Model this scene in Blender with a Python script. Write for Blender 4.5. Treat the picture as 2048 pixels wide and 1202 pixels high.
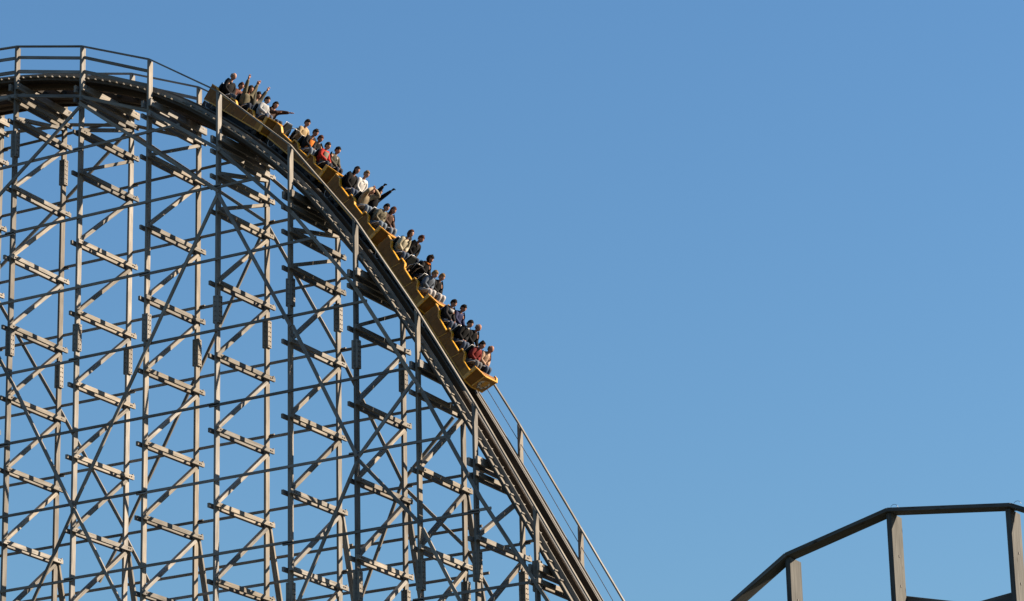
import bpy, bmesh, math, random
from mathutils import Vector, Matrix, Euler
R = math.radians
random.seed(11)
for o in list(bpy.data.objects):
    bpy.data.objects.remove(o)
sc = bpy.context.scene
COL = sc.collection
GZ = 39.0                      # height of the ledger grid's zero level above the ground

# ------------------------------------------------------------------ camera
cam = bpy.data.cameras.new('camera')
cam.lens = 118.28
cam.sensor_width = 36.0
cam.clip_start = 0.5
cam.clip_end = 20000
camo = bpy.data.objects.new('camera', cam)
COL.objects.link(camo)
camo.location = (69.464, -89.929, GZ - 37.396)
camo.rotation_euler = (R(108.7048), R(1.2566), R(29.1524))
sc.camera = camo

# ------------------------------------------------------------------ sky and sun
SUN = Vector((1.0, 0.64, 0.59)).normalized()
ELEV = math.asin(SUN.z)
AZ = math.atan2(SUN.x, SUN.y)
world = bpy.data.worlds.new('World')
sc.world = world
world.use_nodes = True
wn = world.node_tree.nodes
bg = wn['Background']
sky = wn.new('ShaderNodeTexSky')
sky.sky_type = 'NISHITA'
sky.sun_disc = False
sky.sun_elevation = ELEV
sky.sun_rotation = AZ
sky.altitude = 0
sky.air_density = 1.8
sky.dust_density = 0.3
sky.ozone_density = 10.0
world.node_tree.links.new(sky.outputs[0], bg.inputs[0])
bg.inputs[1].default_value = 0.05
sl = bpy.data.lights.new('sun', 'SUN')
sl.energy = 5.0
sl.angle = R(0.5)
sl.color = (1.0, 0.83, 0.63)
so = bpy.data.objects.new('sun', sl)
COL.objects.link(so)
so.location = (60, 70, 120)
so.rotation_euler = SUN.to_track_quat('Z', 'Y').to_euler()
sc.view_settings.view_transform = 'Standard'
sc.view_settings.look = 'None'
sc.view_settings.exposure = 1.58
sc.view_settings.gamma = 1.0

# ------------------------------------------------------------------ materials
def mat(name, col, rough=0.7, metal=0.0, var=0.0, scale=6.0, spec=0.5):
    m = bpy.data.materials.new(name)
    m.use_nodes = True
    nt = m.node_tree
    b = nt.nodes['Principled BSDF']
    b.inputs['Roughness'].default_value = rough
    b.inputs['Metallic'].default_value = metal
    b.inputs['Specular IOR Level'].default_value = spec
    if var <= 0:
        b.inputs['Base Color'].default_value = (*col, 1)
        return m
    tc = nt.nodes.new('ShaderNodeTexCoord')
    n = nt.nodes.new('ShaderNodeTexNoise')
    n.inputs['Scale'].default_value = scale
    n.inputs['Detail'].default_value = 4
    nt.links.new(tc.outputs['Object'], n.inputs['Vector'])
    r = nt.nodes.new('ShaderNodeValToRGB')
    r.color_ramp.elements[0].position = 0.3
    r.color_ramp.elements[1].position = 0.7
    r.color_ramp.elements[0].color = (*[c * (1 - var) for c in col], 1)
    r.color_ramp.elements[1].color = (*[min(1, c * (1 + var)) for c in col], 1)
    nt.links.new(n.outputs['Fac'], r.inputs['Fac'])
    nt.links.new(r.outputs['Color'], b.inputs['Base Color'])
    return m

def wood(name, c0, c1, knots=False, fine=1.0):
    """weathered timber: grain along the u axis of the UV map, each board its own tone"""
    m = bpy.data.materials.new(name)
    m.use_nodes = True
    nt = m.node_tree
    L = nt.links.new
    b = nt.nodes['Principled BSDF']
    b.inputs['Roughness'].default_value = 0.85
    b.inputs['Specular IOR Level'].default_value = 0.25
    uv = nt.nodes.new('ShaderNodeUVMap'); uv.uv_map = 'UVMap'
    mp = nt.nodes.new('ShaderNodeMapping')
    mp.inputs['Scale'].default_value = (1.2 * fine, 26 * fine, 1)
    L(uv.outputs[0], mp.inputs['Vector'])
    g = nt.nodes.new('ShaderNodeTexNoise')
    g.inputs['Scale'].default_value = 1.0; g.inputs['Detail'].default_value = 6
    g.inputs['Distortion'].default_value = 0.6
    L(mp.outputs[0], g.inputs['Vector'])
    big = nt.nodes.new('ShaderNodeTexNoise')
    big.inputs['Scale'].default_value = 1.3; big.inputs['Detail'].default_value = 3
    L(uv.outputs[0], big.inputs['Vector'])
    oi = nt.nodes.new('ShaderNodeObjectInfo')
    ramp = nt.nodes.new('ShaderNodeValToRGB')
    ramp.color_ramp.elements[0].position = 0.32; ramp.color_ramp.elements[0].color = (*c0, 1)
    ramp.color_ramp.elements[1].position = 0.68; ramp.color_ramp.elements[1].color = (*c1, 1)
    L(g.outputs['Fac'], ramp.inputs['Fac'])
    mr = nt.nodes.new('ShaderNodeMapRange')
    mr.inputs['To Min'].default_value = 0.74; mr.inputs['To Max'].default_value = 1.34
    L(oi.outputs['Random'], mr.inputs['Value'])
    mb = nt.nodes.new('ShaderNodeMapRange')
    mb.inputs['From Min'].default_value = 0.3; mb.inputs['From Max'].default_value = 0.7
    mb.inputs['To Min'].default_value = 0.84; mb.inputs['To Max'].default_value = 1.12
    L(big.outputs['Fac'], mb.inputs['Value'])
    mul = nt.nodes.new('ShaderNodeMath'); mul.operation = 'MULTIPLY'
    L(mr.outputs[0], mul.inputs[0]); L(mb.outputs[0], mul.inputs[1])
    mx = nt.nodes.new('ShaderNodeVectorMath'); mx.operation = 'SCALE'
    L(ramp.outputs['Color'], mx.inputs[0]); L(mul.outputs[0], mx.inputs['Scale'])
    hs = nt.nodes.new('ShaderNodeHueSaturation')
    m2 = nt.nodes.new('ShaderNodeMath'); m2.operation = 'MULTIPLY'; m2.inputs[1].default_value = 7.31
    m3 = nt.nodes.new('ShaderNodeMath'); m3.operation = 'FRACT'
    m4 = nt.nodes.new('ShaderNodeMapRange'); m4.inputs['To Min'].default_value = 0.6; m4.inputs['To Max'].default_value = 1.45
    L(oi.outputs['Random'], m2.inputs[0]); L(m2.outputs[0], m3.inputs[0]); L(m3.outputs[0], m4.inputs['Value'])
    L(m4.outputs[0], hs.inputs['Saturation']); L(mx.outputs[0], hs.inputs['Color'])
    out = hs.outputs['Color']
    if knots:
        v = nt.nodes.new('ShaderNodeTexVoronoi')
        mp2 = nt.nodes.new('ShaderNodeMapping'); mp2.inputs['Scale'].default_value = (3.2, 7.0, 1)
        L(uv.outputs[0], mp2.inputs['Vector']); L(mp2.outputs[0], v.inputs['Vector'])
        v.inputs['Scale'].default_value = 1.0
        kr = nt.nodes.new('ShaderNodeValToRGB')
        kr.color_ramp.elements[0].position = 0.05; kr.color_ramp.elements[0].color = (0.25, 0.17, 0.11, 1)
        kr.color_ramp.elements[1].position = 0.16; kr.color_ramp.elements[1].color = (1, 1, 1, 1)
        L(v.outputs['Distance'], kr.inputs['Fac'])
        vm = nt.nodes.new('ShaderNodeVectorMath'); vm.operation = 'MULTIPLY'
        L(out, vm.inputs[0]); L(kr.outputs['Color'], vm.inputs[1])
        out = vm.outputs[0]
    L(out, b.inputs['Base Color'])
    bp = nt.nodes.new('ShaderNodeBump'); bp.inputs['Strength'].default_value = 0.25
    bp.inputs['Distance'].default_value = 0.004
    L(g.outputs['Fac'], bp.inputs['Height']); L(bp.outputs[0], b.inputs['Normal'])
    return m

M = {}
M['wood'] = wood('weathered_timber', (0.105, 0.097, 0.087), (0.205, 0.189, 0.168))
M['dark_wood'] = wood('stained_beam_timber', (0.045, 0.032, 0.022), (0.080, 0.057, 0.040))
M['grey_wood'] = wood('grey_deck_timber', (0.10, 0.093, 0.082), (0.185, 0.17, 0.15))
M['bed_wood'] = wood('dark_bed_timber', (0.014, 0.012, 0.010), (0.028, 0.023, 0.019))  # very dark timber tone for the cross ties and inner board
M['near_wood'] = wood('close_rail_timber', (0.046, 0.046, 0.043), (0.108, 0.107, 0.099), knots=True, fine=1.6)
M['steel'] = mat('rail_steel', (0.09, 0.085, 0.08), 0.6, 0.3)
M['bolt'] = mat('bolt_steel', (0.10, 0.09, 0.085), 0.5, 0.7)
M['maroon'] = mat('golden_brown_paint', (0.165, 0.070, 0.013), 0.5, 0, 0.22, 5, 0.2)
M['yellow'] = mat('golden_yellow_paint', (0.50, 0.235, 0.012), 0.35, 0, 0.08, 12)
M['gold'] = mat('dull_gold_paint', (0.26, 0.12, 0.012), 0.45, 0, 0.1, 9, 0.25)
M['cream'] = mat('cream_paint', (0.55, 0.52, 0.46), 0.4)
M['navy'] = mat('blue_grey_paint', (0.06, 0.07, 0.09), 0.4)
M['seat'] = mat('black_vinyl', (0.006, 0.008, 0.008), 0.7, spec=0.15)
M['tube'] = mat('restraint_steel', (0.30, 0.30, 0.30), 0.35, 0.5)
M['rubber'] = mat('wheel_urethane', (0.012, 0.012, 0.012), 0.7)
M['chassis'] = mat('chassis_steel', (0.012, 0.012, 0.013), 0.6, 0.2)
M['grass'] = mat('grass_ground', (0.022, 0.025, 0.015), 0.95, 0, 0.35, 0.15)
M['shoe'] = mat('shoe_leather', (0.03, 0.025, 0.02), 0.6)

# ------------------------------------------------------------------ mesh helpers
V = Vector
class MB:
    def __init__(s): s.v = []; s.f = []; s.uv = []; s.m = []
    def quad(s, idx, uvs, m=0): s.f.append(idx); s.uv.append(uvs); s.m.append(m)
    def beam(s, p0, p1, w, h, up=(0, 0, 1), m=0):
        p0, p1 = V(p0), V(p1); d = p1 - p0; L = d.length; d.normalize()
        sd = d.cross(V(up)).normalized(); u = sd.cross(d)
        b = len(s.v); ou, ov = random.uniform(0, 50), random.uniform(0, 50)
        for p in (p0, p1):
            for a, c in ((-1, -1), (1, -1), (1, 1), (-1, 1)):
                s.v.append(p + sd * (a * w / 2) + u * (c * h / 2))
        per = 0
        for i in range(4):
            j = (i + 1) % 4; e = w if i % 2 == 0 else h
            s.quad((b + i, b + j, b + 4 + j, b + 4 + i),
                   ((ou, ov + per), (ou, ov + per + e), (ou + L, ov + per + e), (ou + L, ov + per)), m)
            per += e
        s.quad((b + 3, b + 2, b + 1, b), ((ou, ov), (ou, ov + w), (ou + .01, ov + w), (ou + .01, ov)), m)
        s.quad((b + 4, b + 5, b + 6, b + 7), ((ou, ov), (ou, ov + w), (ou + .01, ov + w), (ou + .01, ov)), m)
        return s
    def loft(s, rings, m=0, cap=True):
        """rings: lists of points with equal counts, closed around"""
        b = len(s.v); n = len(rings[0]); ou = random.uniform(0, 50); u = 0
        for r in rings: s.v += [V(p) for p in r]
        for k in range(len(rings) - 1):
            l = (V(rings[k + 1][0]) - V(rings[k][0])).length
            per = 0
            for i in range(n):
                j = (i + 1) % n; e = (V(rings[k][j]) - V(rings[k][i])).length
                s.quad((b + k * n + i, b + k * n + j, b + (k + 1) * n + j, b + (k + 1) * n + i),
                       ((ou + u, per), (ou + u, per + e), (ou + u + l, per + e), (ou + u + l, per)), m)
                per += e
            u += l
        if cap:
            s.quad(tuple(b + i for i in reversed(range(n))), tuple((0, 0) for _ in range(n)), m)
            s.quad(tuple(b + (len(rings) - 1) * n + i for i in range(n)), tuple((0, 0) for _ in range(n)), m)
        return s
    def tube(s, pts, r, n=8, m=0, r1=None):
        pts = [V(p) for p in pts]; rings = []
        for i, p in enumerate(pts):
            a = pts[max(0, i - 1)]; c = pts[min(len(pts) - 1, i + 1)]
            d = (c - a).normalized()
            x = d.cross(V((0, 0, 1)) if abs(d.z) < .9 else V((1, 0, 0))).normalized(); y = d.cross(x)
            rr = r if r1 is None else r + (r1 - r) * i / (len(pts) - 1)
            rings.append([p + x * math.cos(2 * math.pi * k / n) * rr + y * math.sin(2 * math.pi * k / n) * rr for k in range(n)])
        return s.loft(rings, m)
    def prism(s, prof, y0, y1, m=0):
        """prof: (x, z) outline, extruded along y"""
        return s.loft([[(x, y0, z) for x, z in prof], [(x, y1, z) for x, z in prof]], m)
    def build(s, name, mats, parent=None, smooth=False, bevel=0):
        c = V((0, 0, 0))
        for p in s.v: c += p
        c /= max(1, len(s.v))
        me = bpy.data.meshes.new(name)
        me.from_pydata([tuple(p - c) for p in s.v], [], s.f)
        ul = me.uv_layers.new(name='UVMap')
        k = 0
        for fu in s.uv:
            for t in fu:
                ul.data[k].uv = t; k += 1
        if not isinstance(mats, (list, tuple)): mats = [mats]
        for mm in mats: me.materials.append(mm)
        for p, i in zip(me.polygons, s.m):
            p.material_index = i
            p.use_smooth = smooth
        bm = bmesh.new(); bm.from_mesh(me)
        bmesh.ops.recalc_face_normals(bm, faces=bm.faces)
        bm.to_mesh(me); bm.free()
        o = bpy.data.objects.new(name, me); COL.objects.link(o)
        place(o, c, parent)
        if bevel:
            b = o.modifiers.new('bevel', 'BEVEL'); b.width = bevel; b.segments = 2; b.limit_method = 'ANGLE'
        return o
ORG = {}
def place(o, c, parent=None):
    """c: the origin in build space (the thing's own space when it is rotated)"""
    ORG[o] = V(c)
    if parent is not None:
        o.parent = parent; o.location = V(c) - ORG[parent]
    else:
        o.location = c
def tag(o, label=None, cat=None, group=None, kind=None):
    if label: o['label'] = label
    if cat: o['category'] = cat
    if group: o['group'] = group
    if kind: o['kind'] = kind
    return o
def thing(name, loc, label, cat, group=None, rot=None):
    o = bpy.data.objects.new(name, None); o.empty_display_size = .3; COL.objects.link(o)
    o.location = loc; ORG[o] = V(loc)
    if rot is not None: o.rotation_euler = rot; ORG[o] = V((0, 0, 0))
    return tag(o, label, cat, group)

# ------------------------------------------------------------------ ground
me = bpy.data.meshes.new('ground')
bm = bmesh.new(); bmesh.ops.create_grid(bm, x_segments=8, y_segments=8, size=6000); bm.to_mesh(me); bm.free()
me.materials.append(M['grass'])
g = bpy.data.objects.new('ground', me); COL.objects.link(g); tag(g, kind='structure')

# ------------------------------------------------------------------ profile of the ride
KX = [-12, -9, -6, -3, 0, 2.957, 5.897, 8.81, 11.73, 14.29, 16.61, 18.72, 20.8, 22.9, 25, 27.5, 30]
KZ = [10.7, 10.95, 11.05, 11.02, 10.75, 10.09, 8.92, 7.06, 4.47, 1.27, -2.3, -5.85, -9.55, -13.28, -17.0, -21.4, -25.8]
def HR(x):
    """height of the handrail"""
    i = 0
    while i < len(KX) - 2 and x > KX[i + 1]: i += 1
    def sl(j):
        j = max(1, min(len(KX) - 2, j)); return (KZ[j + 1] - KZ[j - 1]) / (KX[j + 1] - KX[j - 1])
    h = KX[i + 1] - KX[i]; t = (x - KX[i]) / h
    return GZ + (2*t**3 - 3*t*t + 1) * KZ[i] + (t**3 - 2*t*t + t) * h * sl(i) + (-2*t**3 + 3*t*t) * KZ[i + 1] + (t**3 - t*t) * h * sl(i + 1)
def DECK(x): return HR(x) - 1.12
def slope(x): return math.atan2(DECK(x - .05) - DECK(x + .05), .1)
PATH = []
x, s = -12.0, 0.0
while x < 28:
    PATH.append((s, x)); s += math.hypot(.02, DECK(x + .02) - DECK(x)); x += .02
def x_at(s):
    lo, hi = 0, len(PATH) - 1
    while hi - lo > 1:
        mid = (lo + hi) // 2
        if PATH[mid][0] <= s: lo = mid
        else: hi = mid
    t = (s - PATH[lo][0]) / (PATH[hi][0] - PATH[lo][0])
    return PATH[lo][1] + t * (PATH[hi][1] - PATH[lo][1])
def s_at(xx): return PATH[min(len(PATH) - 1, max(0, int(round((xx + 12) / .02))))][0]
def tp(xx, y, v):
    """a point v above the deck, square to the slope"""
    a = slope(xx)
    return V((xx + math.sin(a) * v, y, DECK(xx) + math.cos(a) * v))
W = 2.99
CH = [(-12, 8.7), (-6, 9.0), (-3, 9.05), (0.16, 8.72), (2.94, 8.1), (5.97, 6.87), (8.88, 4.86), (11.89, 1.93), (14.34, -1.16), (16.9, -5.28), (18.96, -9.11), (21.29, -12.79), (25, -19.3)]
def chord_x(z):
    for (a, za), (b, zb) in zip(CH[3:], CH[4:]):
        if za >= z >= zb: return a + (za - z) / (za - zb) * (b - a)
    return 3.0
BX = [(-5.95, -5.9), (-2.98, -2.93), (0.04, -0.03), (2.942, 2.976), (5.87, 5.922), (8.793, 8.835), (11.722, 11.738), (14.287, 14.299), (16.634, 16.576), (18.716, 18.723), (20.85, 20.85), (22.95, 22.95), (25.05, 25.05)]
TOPL = [3, 3, 3, 2, 2, 1, 0, -1, -2, -4, -5, -7, -8]
EXTRA = {3: 6.75, 5: 3.9, 6: 1.29}
H = 2.6

# ------------------------------------------------------------------ timber trestle
tr = thing('coaster_trestle', (10, W / 2, 0), 'tall weathered timber trestle of posts, double ledgers and zigzag braces carrying the first drop', 'trestle')
wd = [M['wood'], M['bolt']]
PT = .085
NEARP, FARP = [], []
for i, (xn, xf) in enumerate(BX):
    for far, xx in ((0, xn), (1, xf)):
        y = W * far
        top = HR(xx) - .03 - .04
        mb = MB(); a = slope(xx)
        # post: a plank standing edge-on, its head cut to the slope of the rail
        ou = random.uniform(0, 40)
        x0, x1, y0, y1 = xx - PT / 2, xx + PT / 2, y - .115, y + .115
        ring = lambda z0, z1: [(x0, y0, z0), (x1, y0, z1), (x1, y1, z1), (x0, y1, z0)]
        dz = math.tan(a) * PT / 2
        mb.loft([ring(0, 0), ring(top + dz, top - dz)])
        po = mb.build('post', M['wood'], tr)
        (FARP if far else NEARP).append(po)
    x = (xn + xf) / 2
    cap = DECK(x) - .5 - .22 * math.tan(max(0, slope(x)))
    zs = [l * H + GZ for l in range(min(-6, TOPL[i] - 3), TOPL[i] + 1)]
    if i in EXTRA: zs.append(EXTRA[i] + GZ)
    if zs[-1] < cap - 1.0: zs.append(cap - .45)
    else: zs[-1] = min(zs[-1], cap - .40)
    for z in zs:
        mb = MB()
        for sx in (-1, 1):
            off = sx * .145
            j = random.uniform(-.03, .03)
            mb.beam((xn + off, -.28 + j, z), (xf + off, W + .24 + j, z), .085, .15)
            for yb in (-.05, .05, W - .05, W + .05):
                xb = xn + (xf - xn) * yb / W
                mb.beam((xb + off + sx * .04, yb, z + random.uniform(-.03, .03)), (xb + off + sx * .065, yb, z), .035, .035, (0, 0, 1), 1)
            mb.beam((xf + off, W + .19, z + .078), (xf + off, W + .19, z + .13), .05, .05, (1, 0, 0), 0)
        mb.build('ledger', wd, tr)
    for z0, z1 in zip(zs, zs[1:]):
        if z1 - z0 < .5: continue
        MB().beam((xn, .02, z0 + .12), (xf, W - .05, z1 - .13), .17, .12).build('brace', M['wood'], tr)
    mb = MB()
    for sx in (-1, 1):
        off = sx * .16
        mb.beam((xn + off, -.22, cap), (xf + off, W + .22, cap), .09, .25)
        for yb in (0, W):
            mb.beam((x + off + sx * .05, yb, cap + .05), (x + off + sx * .08, yb, cap + .05), .045, .045, (0, 0, 1), 1)
    mb.build('cap_beam', wd, tr)
    if -4 < xn < 17:
        MB().beam((xf, W + .12, -7.8 + GZ), (xf, W + .12 + .28 * (GZ - 7.8), 0), .09, .2, (1, 0, 0)).build('raker', M['wood'], tr)

def splice(post, x, y, z):
    mb = MB()
    for sx in (-1, 1):
        mb.beam((x + sx * (PT / 2 + .04), y, z - .49), (x + sx * (PT / 2 + .04), y, z + .49), .22, .075, (1, 0, 0))
        for k in range(6):
            zz = z - .42 + k * .168
            for dy in (-.05, .05):
                mb.beam((x + sx * (PT / 2 + .075), y + dy, zz), (x + sx * (PT / 2 + .105), y + dy, zz), .03, .03, (0, 0, 1), 1)
    for k in range(6):
        zz = z - .42 + k * .168
        mb.beam((x, y - .15, zz), (x, y - .175, zz), .03, .03, (0, 0, 1), 1)
    mb.build('splice_plate', wd, post)
for i, z in ((0, 6.92), (0, -.54), (1, -.88), (2, -1.04), (3, -.92), (4, -.85), (5, -3.48), (4, -11.32), (5, -11.31), (6, -11.28), (7, -11.28), (8, -11.9)):
    splice(NEARP[i + 2], BX[i + 2][0], 0, z + GZ)
for i, z in ((0, 6.81), (0, -.93), (1, -.94), (2, -1.15), (3, -1.0), (4, -.91), (5, -3.5), (5, -11.33), (6, -11.36), (7, -11.33)):
    splice(FARP[i + 2], BX[i + 2][1], W, z + GZ)

# level girts along both faces, lapped at the posts
for far in (0, 1):
    y = W + .165 if far else -.165
    for l in range(-6, 4):
        z = l * H + (.55 if far else .85) + GZ
        xe = chord_x(z - GZ) + (.1 if not far else .05)
        st = 2 + (l % 3)
        cuts = [-7.0] + [BX[k][far] for k in range(st - 1, len(BX), 3) if BX[k][far] < xe - .6] + [xe]
        up = 0
        for a, b in zip(cuts, cuts[1:]):
            dz = .05 * (up % 2); up += 1
            MB().beam((a - .2, y + .0, z + dz), (b + .2 * (b != xe), y, z + dz), .065, .088).build('girt', M['wood'], tr)
    # chord that follows the drop below the deck
    for (a, za), (b, zb) in zip(CH[1:], CH[2:]):
        MB().beam((a, y, za + GZ), (b, y, zb + GZ), .07, .115).build('chord', M['wood'], tr)
ND = [(3.02, 7.8, 8.96, 3.25), (3.02, 7.66, -0.79, 4.74), (8.96, 3.19, 3.22, -6.86), (3.16, -7.07, 1.32, -10.39), (8.96, 3.14, 11.89, -2.14), (11.95, -2.12, 14.43, -7.04), (14.51, -7.19, 16.81, -9.68), (16.86, -9.82, 18.31, -12.61), (16.6, -4.86, 14.51, -7.06), (14.43, -7.21, 12.08, -11.71), (-0.26, -1.06, 0.36, -2.12), (0.36, -2.12, 3.1, -7.11), (3.18, -7.16, 5.22, -10.78), (-.79, 4.74, -3.2, 2.9), (-.26, -1.06, -2.9, 3.4)]
FD = [(2.65, 7.99, 8.63, 3.27), (2.65, 7.99, -0.21, 5.79), (-0.21, 5.79, -3.27, 3.6), (8.63, 3.16, 5.7, -1.98), (5.7, -1.98, 2.83, -6.98), (2.75, -7.15, 1.71, -8.74), (8.63, 3.27, 11.56, -1.95), (11.56, -1.95, 14.06, -7.04), (14.13, -7.23, 16.42, -9.59), (16.42, -9.59, 17.48, -11.53), (-3.12, 2.62, -0.3, -1.89), (-0.3, -1.89, 2.79, -7.01), (2.83, -7.29, 3.84, -9.04), (16.07, -5.11, 14.1, -6.99), (14.1, -6.99, 12.44, -10.76)]
for L_, y in ((ND, -.24), (FD, W + .24)):
    for k, (a, za, b, zb) in enumerate(L_):
        yy = y + (.012 if k % 2 else -.012)
        MB().beam((a, yy, za + GZ), (b, yy, zb + GZ), .06, .115).build('cross_brace', M['wood'], tr)
# girts on the rakers
for z in (-8.9, -10.4, -13.0):
    y = W + .12 + .28 * (-7.8 - z) + .15
    for a, b in ((-3.2, 5.95), (5.9, 11.9), (11.7, 16.9)):
        MB().beam((a, y, z + GZ + (.08 if a > 5.8 and a < 6 else 0)), (b, y, z + GZ + (.08 if a > 5.8 and a < 6 else 0)), .06, .09).build('raker_girt', M['wood'], tr)

# ------------------------------------------------------------------ track
TC = 1.42
tk = thing('coaster_track', (10, TC, DECK(10)), 'dark laminated timber track with two steel rails curving over the crest into the drop', 'coaster track')
XS = [-9 + .5 * k for k in range(69)]
def strip(mb, y0, y1, v0, v1, xs=XS, m=0):
    mb.loft([[tp(x, y0, v0), tp(x, y1, v0), tp(x, y1, v1), tp(x, y0, v1)] for x in xs], m)
    return mb
for yc in (TC - .55, TC + .55):
    bmt = strip(MB(), yc - .10, yc + .10, -.30, .167).build('track_beam', M['dark_wood'], tk)
    rb_ = .075 if yc < TC else .125
    strip(MB(), yc - rb_, yc + rb_, .170, .190).build('running_board', M['grey_wood'], bmt)
    strip(MB(), yc - .05, yc + .02, .193, .205).build('rail', M['steel'], bmt)
s0, s1 = s_at(-8.5), s_at(24.5)
n = int((s1 - s0) / .85)
for k in range(n):
    x = x_at(s0 + k * .85); a = slope(x)
    MB().beam(tp(x, TC - .44, -.12), tp(x, TC + .44, -.12), .12, .14, (math.sin(a), 0, math.cos(a))).build('cross_tie', M['bed_wood'], tk)

# ------------------------------------------------------------------ catwalks beside the track
def catwalk(label, ya, yb, ytoe, toe_v, vd):
    t = thing('catwalk', (10, (ya + yb) / 2, DECK(10)), label, 'catwalk', 'catwalks along the coaster track')
    for y in (ya + .13, yb - .08):
        strip(MB(), y - .025, y + .025, vd - .17, vd - .075).build('stringer', M['dark_wood'], t)
    strip(MB(), ytoe - .02, ytoe + .02, vd - .10, toe_v).build('toe_board', M['grey_wood'], t)
    # sloping boards with a cleat every step; level planks with open joints over the crest
    xc = 7.0
    strip(MB(), ya, yb, vd - .07, vd - .03, [xc + .4 * k for k in range(43)]).build('walkway_board', M['grey_wood'], t)
    s = s_at(-4.2); k = 0
    while k < 100 and s < s_at(23.8):
        x = x_at(s); a = slope(x); mb = MB(); up = (math.sin(a), 0, math.cos(a))
        if x < xc:
            d = .33
            mb.beam(tp(x, ya, vd - .05), tp(x, yb, vd - .05), .245 if ya < 1 else .322, .045, up)
            mb.build('plank', M['grey_wood'], t)
        else:
            d = .385
            mb.beam(tp(x, ya - .01, vd - .005), tp(x, yb, vd - .005), .06, .045 if ya < 1 else .03, up)
            mb.build('cleat', M['grey_wood'], t)
        s += d; k += 1
    if ya < 1:
        strip(MB(), ytoe + .03, TC - .66, -.11, -.08).build('inner_board', M['bed_wood'], t)
        s = s_at(18.2)
        for k in range(15):
            x = x_at(s + k * .385)
            MB().beam(tp(x, ytoe + .022, .105), tp(x, ytoe + .13, .105), .025, .03, (0, 0, 1)).build('bracket', M['grey_wood'], t)
    return t
catwalk('cleated grey plank walkway on the near side of the track, sunlit on the drop', .13, .345, .385, .12, 0)
catwalk('sunken plank walkway on the far side of the track, mostly hidden by the far rail', 2.14, 2.76, 2.86, .0, -.16)

# ------------------------------------------------------------------ handrails
def handrail(label, far):
    y = W if far else 0
    t = thing('handrail', (10, y, HR(10)), label, 'handrail', 'handrails of the first drop')
    for i in range(len(BX) - 1):
        a, b = BX[i][far], BX[i + 1][far]
        yy = y - .02
        MB().beam((a, yy, HR(a) - .025), (b, yy, HR(b) - .025), .115, .05).build('top_rail', M['grey_wood'], t)
        if i < 4:
            MB().beam((a + .05, y + .02, HR(a) - .45), (b - .05, y + .02, HR(b) - .45), .05, .11).build('mid_rail', M['wood'], t)
            MB().beam((a + .05, y + .02, HR(a) - 1.0), (b - .05, y + .02, HR(b) - 1.0), .05, .13).build('mid_rail', M['wood'], t)
    if far:
        pts = [(x, y - .05, HR(x) - .62 + .02 * math.sin(x * 3)) for x in [6 + .7 * k for k in range(27)]]
        MB().tube(pts, .012, 6).build('cable', M['bolt'], t)
    return t
handrail('timber handrail on the near side of the drop, running in front of the train', 0)
handrail('timber handrail on the far side of the drop with a thin cable strung below it', 1)

# ------------------------------------------------------------------ train
S0 = s_at(0)
NOSE = {1: 35.77, 2: 32.52, 3: 29.29, 4: 26.07, 5: 22.85}     # metres along the track
# the track length table of these figures starts at x = -12 like PATH
def car_frame(c):
    xa, xb = x_at(NOSE[c] - .25), x_at(NOSE[c] - 2.55)
    a, b = V((xa, 0, DECK(xa))), V((xb, 0, DECK(xb)))
    t = (a - b).normalized(); th = math.atan2(-t.z, t.x)
    nn = V((math.sin(th), 0, math.cos(th)))
    o = a + t * .25 - nn * .0
    return V((o.x, TC, o.z)), th
HIPU = {1: -.60, 2: -1.50, 3: -2.40}
SIDE_TOP = [(-2.88, 1.0), (-2.63, .99), (-2.44, .84), (-1.83, .80), (-1.83, .93), (-1.60, .92), (-1.45, .79), (-.92, .77), (-.92, .91), (-.71, .92), (-.52, .74), (0, .73)]
def disc(mb, u, y, v, r, m, n=14, sy=1.0, th=.006):
    a = [(u, y + sy * r * math.cos(2 * math.pi * k / n), v + r * math.sin(2 * math.pi * k / n)) for k in range(n)]
    mb.loft([a, [(p[0] + th, p[1], p[2]) for p in a]], m)
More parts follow.
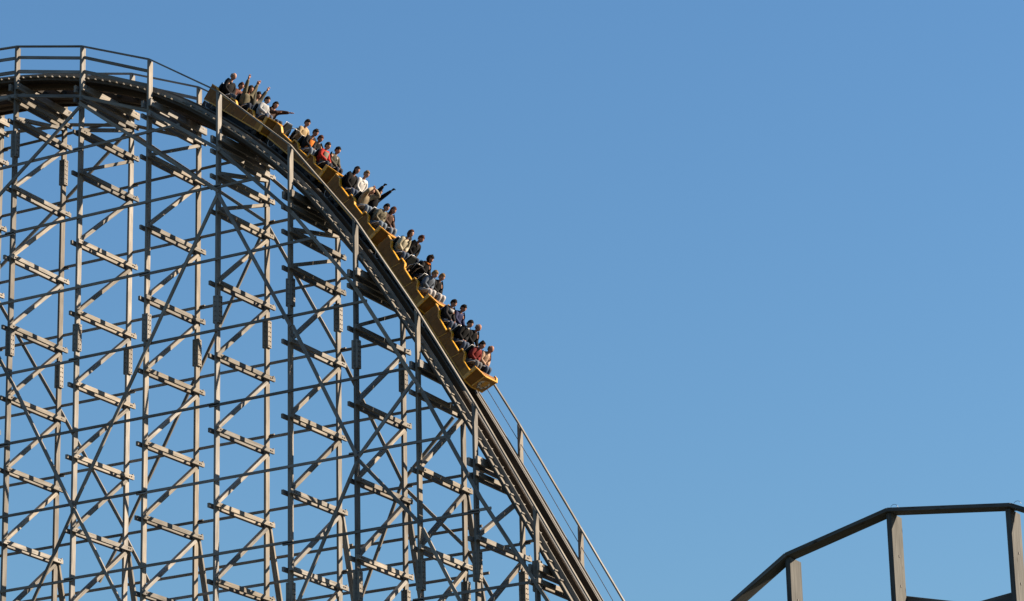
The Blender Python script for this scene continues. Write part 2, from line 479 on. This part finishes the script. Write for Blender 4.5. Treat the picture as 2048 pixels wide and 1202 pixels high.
def make_car(c, label):
    loc, th = car_frame(c)
    car = thing('coaster_car', loc, label, 'coaster car', 'cars of the coaster train', (0, th, 0))
    mb = MB()
    prof = [(0, .41), (0, .73)] + SIDE_TOP[::-1][1:] + [(-2.88, .41)]
    for sy in (-1, 1):
        y0, y1 = (.60, .65) if sy > 0 else (-.65, -.60)
        # outline cut into convex slabs, all in this one shell
        ks = sorted(set(p[0] for p in SIDE_TOP))
        def topv(u, right):
            segs = list(zip(SIDE_TOP, SIDE_TOP[1:]))
            for (a, va), (b, vb) in segs:
                if b - a > 1e-6 and ((right and a <= u < b) or (not right and a < u <= b)):
                    return va + (u - a) / (b - a) * (vb - va)
        for a, b in zip(ks, ks[1:]):
            mb.prism([(a, .41), (b, .41), (b, topv(b, False)), (a, topv(a, True))], y0, y1)
    mb.beam((-2.86, 0, .44), (.0, 0, .44), 1.2, .05)
    plan = [(0, -.65), (.27, -.38), (.27, .38), (0, .65)]
    low = [(0, -.62), (.20, -.36), (.20, .36), (0, .62)]
    mb.loft([[(u, y, .39) for u, y in low], [(u, y, .97) for u, y in plan]])
    if c == 5:
        mb.prism([(-2.92, .41), (-2.88, .41), (-2.88, 1.0), (-2.92, 1.0)], -.65, .65)
    mb.build('body', M['maroon'], car, bevel=.008)
    t = MB()
    for sy in (-1, 1):
        y = sy * .655
        for (a, va), (b, vb) in zip(SIDE_TOP, SIDE_TOP[1:]):
            if abs(a - b) < 1e-6: t.beam((a + .012, y, min(va, vb)), (b + .012, y, max(va, vb)), .12, .035, (1, 0, 0))
            else: t.beam((a, y, va + .012), (b, y, vb + .012), .12, .035)
        t.beam((-2.88, sy * .658, .42), (0, sy * .658, .42), .03, .045)
        for u in (-.95, -1.86):
            t.beam((u, sy * .654, .43), (u + .09, sy * .654, .77), .014, .022, (1, 0, 0))
        t.beam((-.04, sy * .655, .41), (-.04, sy * .658, .99), .05, .12, (1, 0, 0))
        t.beam((.205, sy * .37, .41), (.275, sy * .385, .97), .035, .035, (1, 0, 0))
        for ua, ub, ya, yb, vv, hh in ((0, .27, .65, .38, .985, .045), (0, .20, .63, .36, .40, .05)):
            t.beam((ua, sy * ya, vv), (ub + .01, sy * (yb - .01), vv), .075 if vv > .9 else .05, hh)
    t.beam((.275, -.40, .985), (.275, .40, .985), .075, .045)
    t.beam((.21, -.37, .40), (.21, .37, .40), .05, .05)
    t.build('trim', M['yellow'], car, bevel=.004)
    # front panel: golden sun among pale scrolls
    f = MB()
    k = (.27 - .20) / .58
    def fp(y, v, o): return (.203 + (v - .39) * k + o, y, v)
    f.loft([[fp(-.34, .43, .002), fp(.34, .43, .002), fp(.36, .95, .002), fp(-.36, .95, .002)], [fp(-.34, .43, .012), fp(.34, .43, .012), fp(.36, .95, .012), fp(-.36, .95, .012)]], 0)
    def blob(y, v, r, m, sy=1., lay=0):
        n = 12; a = [fp(y + sy * r * math.cos(6.2832 * q / n), v + r * math.sin(6.2832 * q / n), .0135 + lay * .003) for q in range(n)]
        f.loft([a, [(p[0] + .0025, p[1], p[2]) for p in a]], m)
    blob(0, .68, .19, 1, 1.65)
    for y, v, r in ((-.20, .64, .085), (.20, .64, .085), (-.10, .52, .07), (.10, .52, .07)):
        blob(y, v, r, 2, 1.15, 1); blob(y, v, r * .55, 1, 1.1, 2)
    blob(0, .73, .125, 3, 1.0, 3)
    for q in range(10):
        aa = 6.2832 * q / 10
        blob(.155 * math.cos(aa), .73 + .155 * math.sin(aa), .03, 3, 1.0, 3)
    f.build('front_panel', [M['gold'], M['cream'], M['navy'], M['yellow']], car)
    for row in (1, 2, 3):
        for sy in (-1, 1):
            u = HIPU[row]; y = sy * .32; mb = MB()
            mb.prism([(u - .2, .46), (u + .22, .48), (u + .22, .675), (u - .2, .655)], y - .22, y + .22)
            st = mb.build('seat', M['seat'], car, bevel=.02)
            bk = MB()
            bk.loft([[(u - .15, y - .22, .56), (u - .15, y + .22, .56), (u - .25, y + .22, .56), (u - .25, y - .22, .56)],
                     [(u - .20, y - .23, 1.0), (u - .20, y + .23, 1.0), (u - .30, y + .23, 1.0), (u - .30, y - .23, 1.0)],
                     [(u - .24, y - .16, 1.22), (u - .24, y + .16, 1.22), (u - .31, y + .16, 1.22), (u - .31, y - .16, 1.22)]])
            bk.build('backrest', M['seat'], st, bevel=.02)
            fr = MB()
            fr.tube([(u - .22, y - .245, .56), (u - .27, y - .25, 1.0), (u - .295, y - .18, 1.235), (u - .295, y + .18, 1.235), (u - .27, y + .25, 1.0), (u - .22, y + .245, .56)], .011, 6)
            fr.build('seat_frame', M['tube'], st, smooth=True)
            empty = (c, row, sy) in EMPTY
            lb = MB(); pv = (u + .02, .60)
            if empty: ends = [(u + .00, 1.0), (u + .12, 1.22)]
            else: ends = [(u + .20, .94), (u + .27, 1.02)]
            L_ = [(pv[0], y - .235, pv[1]), (ends[0][0], y - .235, ends[0][1]), (ends[1][0], y - .20, ends[1][1]), (ends[1][0], y + .20, ends[1][1]), (ends[0][0], y + .235, ends[0][1]), (pv[0], y + .235, pv[1])]
            lb.tube(L_, .018, 7)
            lb.build('lap_bar', M['tube'], car, smooth=True)
    w = MB()
    for u in (-.45, -2.25):
        w.beam((u - .25, 0, .37), (u + .25, 0, .37), .98, .05)
        for sy in (-1, 1): w.beam((u, sy * .50, .37), (u, sy * .62, .37), .2, .10)
    w.beam((-2.85, 0, .27), (-.02, 0, .27), .72, .27)
    w.beam((-3.25, 0, .28), (-2.8, 0, .28), .4, .2)
    w.build('chassis', M['chassis'], car)
    MB().tube([(-2.62 + .15 * math.cos(q), -.60, .36 + .17 * math.sin(q)) for q in [3.0 + .35 * k_ for k_ in range(12)]], .014, 6).build('hose_loop', M['tube'], car, smooth=True)
    sp = MB()
    for sy in (-1, 1): sp.beam((-.33, sy * .653, .57), (-.02, sy * .653, .57), .014, .27)
    for sy, p_ in ((-1, -1), (1, 1)): pass
    sp.build('side_panel', M['gold'], car)
    for u in (-.62, -.28, -2.42, -2.08):
        for sy in (-1, 1):
            mb = MB(); y = sy * .55; n = 16
            ring = lambda yy, r: [(u + r * math.cos(6.2832 * q / n), yy, .325 + r * math.sin(6.2832 * q / n)) for q in range(n)]
            mb.loft([ring(y - .045, .105), ring(y - .035, .12), ring(y + .035, .12), ring(y + .045, .105)])
            wh = mb.build('wheel', M['rubber'], car, smooth=True)
            hb = MB(); hb.loft([ring(y - .055, .06), ring(y + .055, .06)]); hb.build('hub', M['chassis'], wh)
    return car
EMPTY = {(4, 3, -1), (2, 2, -1)}
make_car(5, 'rearmost brown coaster car near the crest with a plain back panel')
make_car(4, 'brown and yellow coaster car second from the back, its nearest back seat empty')
make_car(3, 'middle coaster car of the train, its riders in white, beige and camouflage')
make_car(2, 'brown and yellow coaster car second from the front, one middle row seat empty')
make_car(1, 'front coaster car with a golden sun and pale scrolls painted on its yellow nose')

# ------------------------------------------------------------------ riders
_mc = {}
def cm(name, c, rough=.8, var=.18):
    if name not in _mc: _mc[name] = mat(name, [x * .55 for x in c], rough, 0, var, 14, .15)
    return _mc[name]
SK = {'a': cm('skin_fair', (.52, .29, .21), .55, .06), 'b': cm('skin_ruddy', (.46, .23, .16), .55, .06), 'c': cm('skin_tan', (.40, .21, .14), .55, .06)}
EYE = mat('eye_dark', (.015, .012, .012), .3); MOUTH = mat('mouth', (.10, .02, .02), .5)
PENDING = []
def skin_obj(name, verts, edges, radii, material, sub=1):
    me = bpy.data.meshes.new(name + '_rig'); me.from_pydata(verts, edges, [])
    o = bpy.data.objects.new(name + '_rig', me); COL.objects.link(o)
    o.modifiers.new('skin', 'SKIN')
    sk = me.skin_vertices[0].data
    for i, r in enumerate(radii):
        sk[i].radius = r if isinstance(r, tuple) else (r, r); sk[i].use_root = (i == 0)
    ss = o.modifiers.new('sub', 'SUBSURF'); ss.levels = sub; ss.render_levels = sub
    return o
def ellipsoid(c, ax, rad, nu=12, nv=8, keep=None):
    """verts and faces of an ellipsoid in the frame ax (three unit vectors)"""
    vs, fs = [], []
    for j in range(nv + 1):
        p = math.pi * j / nv
        for i in range(nu):
            a = 2 * math.pi * i / nu
            q = V((math.sin(p) * math.cos(a), math.sin(p) * math.sin(a), math.cos(p)))
            vs.append((q, V(c) + ax[0] * q.x * rad[0] + ax[1] * q.y * rad[1] + ax[2] * q.z * rad[2]))
    for j in range(nv):
        for i in range(nu):
            k = (i + 1) % nu
            f = (j * nu + i, (j + 1) * nu + i, (j + 1) * nu + k, j * nu + k)
            if keep is None or keep(sum((vs[t][0] for t in f), V((0, 0, 0))) / 4): fs.append(f)
    return [v[1] for v in vs], fs
def make_person(c, row, side, head, label, jacket, legs, hair, pose='bar', skin='a', glove=None):
    loc, th = car_frame(c)
    X_, Z_ = V((math.cos(th), 0, -math.sin(th))), V((math.sin(th), 0, math.cos(th)))
    u0, v0 = HIPU[row], .77
    head = (head[0] - math.sin(th) * .155, head[1] + math.cos(th) * .155)
    hipw = loc + X_ * u0 + V((0, side * .32, 0)) + Z_ * v0
    du, dv = head[0] - u0, head[1] - v0
    Lh = math.hypot(du, dv); k = min(1.10, max(.90, Lh / .88))
    d = V((du, random.uniform(-.06, .06), dv)).normalized(); e = V((d.z, 0, -d.x)).normalized(); Yv = V((0, 1, 0))
    Lh = max(.82, min(.98, Lh))
    # face direction: between the car's own forward and the horizon
    ph = max(0, th - R(34)) * .7 + random.uniform(-.08, .08)
    fd = V((math.cos(ph), random.uniform(-.15, .12), math.sin(ph))).normalized()
    sdv = fd.cross(V((0, 0, 1))).normalized() * -1; upv = fd.cross(sdv)
    if upv.dot(d) < 0: upv = -upv
    hc = d * (Lh - .12) + e * .02
    nb = d * (Lh - .30); sh = d * (Lh - .335)
    P = [V((0, 0, 0)), d * (.17 * k) - e * .045, d * (.34 * k) - e * .03, nb, hc - upv * .05]
    E_ = [(0, 1), (1, 2), (2, 3), (3, 4)]; rb = [.115, .11, .125, .055, .05]; rj = [.168, .172, .188, .10]
    arms = []
    for s_ in (-1, 1):
        shp = sh + Yv * (s_ * .185 * k)
        p = pose[0 if s_ < 0 else 1] if isinstance(pose, tuple) else pose
        if p == 'bar':
            hand = V((.27, s_ * .10, .30)); mid = (shp + hand) / 2
            el = mid + V((-.10, s_ * .12, -.06)); fdir = V((.9, -s_ * .3, -.2)); op = 0
        elif p == 'lap':
            hand = V((.20, s_ * .06, .26)); el = (shp + hand) / 2 + V((-.05, s_ * .15, -.08)); fdir = V((.6, -s_ * .7, -.2)); op = 0
        elif p == 'up':
            D_ = V((-.22 + random.uniform(-.1, .1), s_ * .22, .95)).normalized(); el = shp + D_ * .28; hand = el + (D_ + V((.12, 0, 0))).normalized() * .25; fdir = D_; op = 1
        elif p == 'upf':
            D_ = V((.18, s_ * .12, .95)).normalized(); el = shp + D_ * .29; hand = el + (D_ + V((-.02, s_ * .05, .1))).normalized() * .27; fdir = D_; op = 0
        elif p == 'out':
            D_ = V((.86, s_ * .25, .50)).normalized(); el = shp + D_ * .27; hand = el + (D_ + V((.1, 0, -.05))).normalized() * .25; fdir = D_; op = 1
        elif p == 'outlow':
            D_ = V((.75, s_ * .35, -.15)).normalized(); el = shp + D_ * .27; hand = el + V((.9, s_ * .1, .42)).normalized() * .25; fdir = V((.9, 0, .4)); op = 1
        elif p == 'head':
            el = shp + V((.14, s_ * .20, .23)); hand = hc + upv * .12 + sdv * 0 + V((.02, s_ * .05, 0)); fdir = (hand - el).normalized(); op = 0
        i0 = len(P); P += [shp, el, hand]; E_ += [(2, i0), (i0, i0 + 1), (i0 + 1, i0 + 2)]
        rb += [.058, .042, .030]; arms.append((s_, shp, el, hand, fdir.normalized(), op))
    nt = len(P)
    lg = []
    for s_ in (-1, 1):
        w_ = random.uniform(-.015, .02)
        hj = V((.02, s_ * .09, -.01)); kn = V((.34, s_ * (.105 + w_), .335 * .93 + w_)); an = kn + V((.10, 0, -.42)); to = an + V((.17, 0, -.02))
        i0 = len(P); P += [hj, kn, an, to]; E_ += [(0, i0), (i0, i0 + 1), (i0 + 1, i0 + 2), (i0 + 2, i0 + 3)]
        rb += [.085, .055, .038, .03]; lg.append((hj, kn, an, to))
    body = skin_obj('person', P, E_, rb, None)
    # jacket and trousers as clothing over the body
    pj = [d * -.03] + P[1:4]; ej = [(0, 1), (1, 2), (2, 3)]; rr = list(rj)
    for s_, shp, el, hand, fdir, op in arms:
        i0 = len(pj); pj += [shp, el, el + (hand - el) * .93]; ej += [(3 if 0 else 2, i0), (i0, i0 + 1), (i0 + 1, i0 + 2)]; rr += [.098, .076, .054]
    jk = skin_obj('jacket', pj, ej, rr, None)
    pt_ = [V((-.02, 0, .0))]; et = []; rt = [.15]
    for hj, kn, an, to in lg:
        i0 = len(pt_); pt_ += [hj, kn, an]; et += [(0, i0), (i0, i0 + 1), (i0 + 1, i0 + 2)]; rt += [.118, .088, .066]
    ts = skin_obj('trousers', pt_, et, rt, None)
    # head, face and hands joined into the body's mesh
    ev, ef, em = [], [], []
    def add(vs, fs, m):
        b = len(ev); ev.extend(vs); ef.extend([tuple(b + i for i in f) for f in fs]); em.extend([m] * len(fs))
    ax = (fd, sdv, upv)
    vs, fs = ellipsoid(hc, ax, (.108, .088, .130), 14, 10)
    vs = [p + fd * (.012 * max(0, -(p - hc).dot(upv) / .118)) - sdv * ((p - hc).dot(sdv) * .28 * max(0, -(p - hc).dot(upv) / .118)) for p in vs]
    add(vs, fs, 0)
    pt = lambda f_, s2, u2: hc + (fd * f_ + sdv * s2 + upv * u2) * 1.11
    add([pt(.092, -.014, -.03), pt(.092, .014, -.03), pt(.094, 0, .022), pt(.122, 0, -.026)], [(0, 1, 3), (1, 2, 3), (2, 0, 3), (0, 2, 1)], 0)
    for q in (-1, 1):
        add(*ellipsoid(pt(.086, q * .03, .012), ax, (.007, .011, .006), 8, 4), 1)
        add(*ellipsoid(pt(-.005, q * .078, -.005), ax, (.022, .010, .032), 8, 4), 0)
    add(*ellipsoid(pt(.088, 0, -.062), ax, (.014, .022, .008 + .008 * random.random()), 8, 4), 2)
    hm = 3 if glove else 0
    for s_, shp, el, hand, fdir, op in arms:
        mb = MB(); fa = (hand - el).normalized()
        if not op and (pose == 'bar' or pose == 'lap'): fa = (fa + fdir).normalized()
        a = fa.cross(Yv if abs(fa.y) < .9 else V((1, 0, 0))).normalized(); b = fa.cross(a)
        wide, flat = (b, a)
        def rg(cn, ww, hh): return [cn + wide * ww + flat * hh, cn - wide * ww + flat * hh, cn - wide * ww - flat * hh, cn + wide * ww - flat * hh]
        mb.loft([rg(hand - fa * .02, .024, .018), rg(hand + fa * .03, .038, .017), rg(hand + fa * .085, .042, .014)])
        for q in range(4):
            off = (-.033 + .022 * q); ln = (.062, .076, .070, .052)[q]
            p0 = hand + fa * .082 + wide * off
            if op:
                dr = (fa + wide * off * 6).normalized(); pp = [p0, p0 + dr * ln * .55, p0 + dr * ln + flat * .006]
            else:
                pp = [p0, p0 + (fa * .6 - flat * .8).normalized() * ln * .55, p0 + (fa * .1 - flat).normalized() * ln * .85 - fa * .012]
            mb.tube(pp, .0095, 6, r1=.0075)
        p0 = hand + fa * .03 + wide * (.036 * s_)
        mb.tube([p0, p0 + (wide * s_ * .7 + fa * .7) * .035, p0 + (wide * s_ * (.9 if op else .2) + fa - flat * (0 if op else .6)) * .055], .0115, 6, r1=.009)
        add(mb.v, mb.f, hm)
    PENDING.append((body, jk, ts, dict(loc=hipw, th=th, ev=ev, ef=ef, em=em, label=label, skin=SK[skin], glove=glove, jacket=jacket, legs=legs, lg=lg, hair=hair, ax=ax, hc=hc, d=d, e=e, nb=nb)))

def col(name):
    return {'black': cm('black_cloth', (.009, .009, .011), .9), 'char': cm('charcoal_cloth', (.022, .022, .026), .9), 'brown': cm('brown_cloth', (.075, .04, .028)), 'rust': cm('rust_brown_cloth', (.15, .055, .035)),
            'olive': cm('olive_cloth', (.16, .14, .09)), 'grolive': cm('grey_olive_cloth', (.095, .09, .07)), 'white': cm('white_cloth', (.72, .70, .68), .8, .06), 'pale': cm('pale_grey_cloth', (.45, .46, .48)),
            'tan': cm('tan_cloth', (.50, .36, .20)), 'red': cm('red_cloth', (.48, .03, .02)), 'camo': mat('camouflage_cloth', (.10, .088, .06), .85, 0, .65, 22, .3), 'beige': cm('beige_cloth', (.42, .33, .22)),
            'cream': cm('cream_cloth', (.55, .49, .36)), 'slate': cm('slate_blue_cloth', (.13, .16, .21)), 'navy': cm('navy_cloth', (.03, .035, .10)), 'check': mat('checked_tan_cloth', (.25, .16, .11), .85, 0, .55, 30, .3),
            'jeans': cm('blue_denim', (.07, .10, .16)), 'djeans': cm('dark_denim', (.025, .035, .06)), 'ljeans': cm('light_denim', (.20, .25, .32)), 'grey': cm('grey_trousers', (.17, .17, .18)), 'light': cm('off_white_trousers', (.52, .50, .50)),
            'orange': cm('orange_vest_cloth', (.75, .20, .02)), 'dred': cm('dark_red_cloth', (.20, .02, .02)), 'vest': cm('grey_vest_cloth', (.22, .19, .16))}[name]
HC = {'black': cm('black_hair', (.006, .005, .005), .9), 'dark': cm('dark_brown_hair', (.016, .009, .006), .9), 'brown': cm('brown_hair', (.045, .023, .012), .9), 'red': cm('auburn_hair', (.10, .034, .016), .9), 'blond': cm('blond_hair', (.26, .16, .07), .9), 'grey': cm('grey_hair', (.20, .18, .17), .6), 'hood': cm('dark_hood_cloth', (.05, .04, .03))}
PP = make_person
PP(5, 3, -1, (-2.48, 1.62), 'balding rider in black jacket at the very back of the train, near seat', 'black', 'grey', ('bald', 'grey'), 'lap')
PP(5, 3, 1, (-2.50, 1.45), 'rider with cropped hair in rust brown jacket behind the hooded rider', 'rust', 'djeans', ('short', 'red'), 'lap', 'b')
PP(5, 2, -1, (-1.55, 1.52), 'rider in dark hood and olive jacket with both bare hands thrown up', 'olive', 'djeans', ('hood', 'hood'), 'up', 'b')
PP(5, 2, 1, (-1.62, 1.47), 'rider in grey olive jacket raising both hands beside the hooded rider', 'grolive', 'djeans', ('short', 'dark'), 'up')
PP(5, 1, -1, (-.67, 1.48), 'dark haired rider in pale grey jacket in the front row of the rearmost car', 'pale', 'jeans', ('short', 'dark'), 'bar')
PP(5, 1, 1, (-.74, 1.47), 'dark haired rider in brown jacket stretching both arms out ahead', 'brown', 'djeans', ('long', 'dark'), ('outlow', 'out'))
PP(4, 3, 1, (-2.52, 1.57), 'dark haired rider in tan jacket beside an empty black seat', 'tan', 'djeans', ('short', 'dark'), 'bar')
PP(4, 2, -1, (-1.49, 1.56), 'rider in charcoal jacket with bright orange front and light jeans', 'char', 'ljeans', ('short', 'brown'), 'bar', 'b', None)
PP(4, 2, 1, (-1.66, 1.41), 'red haired rider in black jacket half hidden by the orange fronted rider', 'black', 'djeans', ('short', 'red'), 'bar', 'b')
PP(4, 1, -1, (-.70, 1.48), 'rider in grey vest with red sleeves and dark jeans', 'red', 'djeans', ('short', 'brown'), 'bar')
PP(4, 1, 1, (-.76, 1.51), 'dark haired rider in open grey olive jacket beside the red sleeved rider', 'grolive', 'djeans', ('short', 'black'), 'bar')
PP(3, 3, -1, (-2.51, 1.58), 'long black haired rider in black jacket beside the rider in white', 'black', 'jeans', ('long', 'black'), 'lap', 'b')
PP(3, 3, 1, (-2.58, 1.60), 'fair haired rider in white sweater', 'white', 'djeans', ('short', 'blond'), 'lap')
PP(3, 2, -1, (-1.50, 1.50), 'rider in beige top holding both hands on the head', 'beige', 'ljeans', ('short', 'red'), 'head', 'b')
PP(3, 2, 1, (-1.70, 1.52), 'rider in black sweater and black gloves with both arms stretched up', 'black', 'djeans', ('short', 'red'), 'upf', 'a', 'black')
PP(3, 1, -1, (-.57, 1.52), 'dark haired rider bent forward in camouflage jacket', 'camo', 'ljeans', ('short', 'black'), 'lap')
PP(3, 1, 1, (-.74, 1.49), 'auburn haired rider in dark brown jacket beside the camouflage jacket', 'brown', 'ljeans', ('long', 'red'), 'bar', 'b')
PP(2, 3, -1, (-2.44, 1.62), 'rider in cream jacket and brown knit hat', 'cream', 'jeans', ('hood', 'red'), 'lap')
PP(2, 3, 1, (-2.46, 1.63), 'rider with cropped reddish hair in black jacket beside the cream jacket', 'black', 'djeans', ('short', 'red'), 'lap', 'b')
PP(2, 2, 1, (-1.62, 1.48), 'curly haired rider in black jacket with orange scarf beside an empty seat', 'black', 'djeans', ('curly', 'dark'), 'bar', 'b')
PP(2, 1, -1, (-.60, 1.49), 'blond rider in slate blue jacket and off white trousers', 'slate', 'light', ('short', 'blond'), 'lap')
PP(2, 1, 1, (-.75, 1.45), 'blond rider in black jacket and off white trousers', 'black', 'light', ('short', 'blond'), 'lap')
PP(1, 3, -1, (-2.58, 1.46), 'dark haired rider in black jacket with pale shoulders, back row of the front car', 'char', 'jeans', ('short', 'dark'), 'bar', 'b')
PP(1, 3, 1, (-2.60, 1.45), 'dark haired rider in navy jacket in the back row of the front car', 'navy', 'djeans', ('short', 'black'), 'bar', 'b')
PP(1, 2, -1, (-1.55, 1.55), 'dark haired rider in black jacket with white collar, middle of the front car', 'black', 'jeans', ('short', 'black'), 'lap')
PP(1, 2, 1, (-1.62, 1.53), 'balding rider in black jacket in the middle of the front car', 'black', 'djeans', ('bald', 'grey'), 'bar', 'b')
PP(1, 1, -1, (-.64, 1.46), 'dark haired rider in dark red top in the very front row', 'dred', 'grey', ('short', 'dark'), 'lap', 'b')
PP(1, 1, 1, (-.70, 1.45), 'fair haired rider in checked tan shirt in the very front row', 'check', 'jeans', ('bald', 'blond'), 'lap', 'b')

dg = bpy.context.evaluated_depsgraph_get()
dg.update()
BAKED = []
for body, jk, ts, D in PENDING:
    BAKED.append([bpy.data.meshes.new_from_object(o.evaluated_get(dg)) for o in (body, jk, ts)])
def finish(me, name, mats):
    me.name = name; me.materials.clear()
    for m in mats: me.materials.append(m)
    for p in me.polygons: p.use_smooth = True; p.material_index = 0
    return me
SHIRT = {'orange fronted': 'orange', }
for (body, jk, ts, D), (mb_, mj, mt) in zip(PENDING, BAKED):
    for o in (body, jk, ts): bpy.data.objects.remove(o)
    finish(mb_, 'person', [D['skin'], EYE, MOUTH] + ([col(D['glove'])] if D['glove'] else []))
    bm = bmesh.new(); bm.from_mesh(mb_)
    vv = [bm.verts.new(p) for p in D['ev']]
    for f, m in zip(D['ef'], D['em']):
        try:
            nf = bm.faces.new([vv[i] for i in f]); nf.material_index = m; nf.smooth = True
        except ValueError: pass
    bm.to_mesh(mb_); bm.free()
    P_ = bpy.data.objects.new('person', mb_); COL.objects.link(P_)
    P_.location = D['loc']; P_.rotation_euler = (0, D['th'], 0)
    tag(P_, D['label'], 'person', 'riders on the coaster train'); ORG[P_] = V((0, 0, 0))
    def child(name, me):
        o = bpy.data.objects.new(name, me); COL.objects.link(o); o.parent = P_; return o
    child('jacket', finish(mj, 'jacket', [col(D['jacket'])]))
    child('trousers', finish(mt, 'trousers', [col(D['legs'])]))
    sh = MB()
    for hj, kn, an, to in D['lg']:
        f_ = (to - an).normalized()
        sh.loft([[an + f_ * a + V((0, y, z)) for y, z in ((-.045 * w, -.05), (.045 * w, -.05), (.04 * w, h_), (-.04 * w, h_))] for a, w, h_ in ((-.07, .8, .04), (0, 1, .05), (.12, 1.1, .0), (.20, .7, -.02))])
    sh.build('shoes', M['shoe'], P_, bevel=.008)
    kind, hcol = D['hair']; fd, sdv, upv = D['ax']; hc = D['hc']
    if kind == 'bald': keep = lambda q: q.z < .45 and q.x < .1 and q.z > -.6
    elif kind == 'hood': keep = lambda q: (q.x < .35 or q.z > .62)
    elif kind in ('long', 'curly'): keep = lambda q: q.x < .28 or q.z > .42
    else: keep = lambda q: q.z > (-.5 if q.x < -.1 else .12 + .5 * max(0, q.x)) + .12 * math.sin(9 * q.y + 7 * q.x)
    g_ = 1.14 if kind == 'hood' else (1.20 if kind == 'curly' else 1.09)
    vs, fs = ellipsoid(hc - fd * .008 + upv * .006, D['ax'], (.108 * g_, .088 * g_ * 1.02, .130 * g_), 18, 12, keep)
    me = bpy.data.meshes.new('hair'); rr = random.Random(hash(D['label']) % 9999 if 0 else len(D['label']))
    am = .014 if kind == 'curly' else .007
    vs = [p + V((rr.uniform(-am, am), rr.uniform(-am, am), rr.uniform(-am, am))) for p in vs]
    if kind in ('long',):
        b = len(vs); 
        tv, tf = ellipsoid(hc - fd * .045 - upv * .10, D['ax'], (.06, .085, .13), 12, 8); vs += tv; fs += [tuple(b + i for i in f) for f in tf]
    if kind == 'hood' and hcol == 'hood':
        b = len(vs); tv, tf = ellipsoid(hc - fd * .05 - upv * .12, D['ax'], (.09, .11, .08), 12, 8); vs += tv; fs += [tuple(b + i for i in f) for f in tf]
    me.from_pydata([tuple(p) for p in vs], [], fs); me.materials.append(HC[hcol])
    for p in me.polygons: p.use_smooth = True
    bm = bmesh.new(); bm.from_mesh(me); bmesh.ops.delete(bm, geom=[v for v in bm.verts if not v.link_faces], context='VERTS')
    bmesh.ops.solidify(bm, geom=bm.faces[:], thickness=.006) if kind not in ('long', 'hood') else None
    bm.to_mesh(me); bm.free()
    child('hood' if hcol == 'hood' else ('knit_hat' if 'knit hat' in D['label'] else 'hair'), me)
    # visible extras: scarf, vest, collar
    ex = None
    d, e = D['d'], D['e']
    def chest_patch(name, m, a0, a1, w0, out=.165):
        ms = MB(); rings = []
        for t in (a0, (a0 + a1) / 2, a1):
            c0 = d * t
            rings.append([c0 + e * (out * math.cos(q)) + V((0, 1, 0)) * (w0 * math.sin(q)) for q in (-1.25, -.6, 0, .6, 1.25)] + [c0 + e * .05 + V((0, y, 0)) for y in (w0 * .6, -w0 * .6)])
        ms.loft(rings); ms.build(name, m, P_, smooth=True)
    L_ = D['label']
    if 'bright orange front' in L_: chest_patch('vest', col('orange'), .08, .52, .15)
    if 'grey vest' in L_: chest_patch('vest', col('vest'), .06, .52, .165, .172)
    if 'scarf' in L_:
        ms = MB(); c0 = D['nb'] + d * .02
        ms.tube([c0 + e * (.095 * math.cos(q)) + V((0, .10 * math.sin(q), 0)) for q in [k_ * .5 for k_ in range(13)]], .035, 8); ms.build('scarf', col('orange'), P_, smooth=True)
    if 'collar' in L_:
        ms = MB(); c0 = D['nb'] + d * .02
        ms.tube([c0 + e * (.085 * math.cos(q)) + V((0, .085 * math.sin(q), 0)) for q in [k_ * .5 - 1.5 for k_ in range(7)]], .02, 6); ms.build('collar', col('white'), P_, smooth=True)
    if 'pale shoulders' in L_: chest_patch('shoulder_panel', col('pale'), .40, .52, .17, .15)
    if 'open grey olive' in L_: chest_patch('shirt', col('white'), .44, .53, .06, .16)

# ------------------------------------------------------------------ close railing of another hill
FY = -50.57
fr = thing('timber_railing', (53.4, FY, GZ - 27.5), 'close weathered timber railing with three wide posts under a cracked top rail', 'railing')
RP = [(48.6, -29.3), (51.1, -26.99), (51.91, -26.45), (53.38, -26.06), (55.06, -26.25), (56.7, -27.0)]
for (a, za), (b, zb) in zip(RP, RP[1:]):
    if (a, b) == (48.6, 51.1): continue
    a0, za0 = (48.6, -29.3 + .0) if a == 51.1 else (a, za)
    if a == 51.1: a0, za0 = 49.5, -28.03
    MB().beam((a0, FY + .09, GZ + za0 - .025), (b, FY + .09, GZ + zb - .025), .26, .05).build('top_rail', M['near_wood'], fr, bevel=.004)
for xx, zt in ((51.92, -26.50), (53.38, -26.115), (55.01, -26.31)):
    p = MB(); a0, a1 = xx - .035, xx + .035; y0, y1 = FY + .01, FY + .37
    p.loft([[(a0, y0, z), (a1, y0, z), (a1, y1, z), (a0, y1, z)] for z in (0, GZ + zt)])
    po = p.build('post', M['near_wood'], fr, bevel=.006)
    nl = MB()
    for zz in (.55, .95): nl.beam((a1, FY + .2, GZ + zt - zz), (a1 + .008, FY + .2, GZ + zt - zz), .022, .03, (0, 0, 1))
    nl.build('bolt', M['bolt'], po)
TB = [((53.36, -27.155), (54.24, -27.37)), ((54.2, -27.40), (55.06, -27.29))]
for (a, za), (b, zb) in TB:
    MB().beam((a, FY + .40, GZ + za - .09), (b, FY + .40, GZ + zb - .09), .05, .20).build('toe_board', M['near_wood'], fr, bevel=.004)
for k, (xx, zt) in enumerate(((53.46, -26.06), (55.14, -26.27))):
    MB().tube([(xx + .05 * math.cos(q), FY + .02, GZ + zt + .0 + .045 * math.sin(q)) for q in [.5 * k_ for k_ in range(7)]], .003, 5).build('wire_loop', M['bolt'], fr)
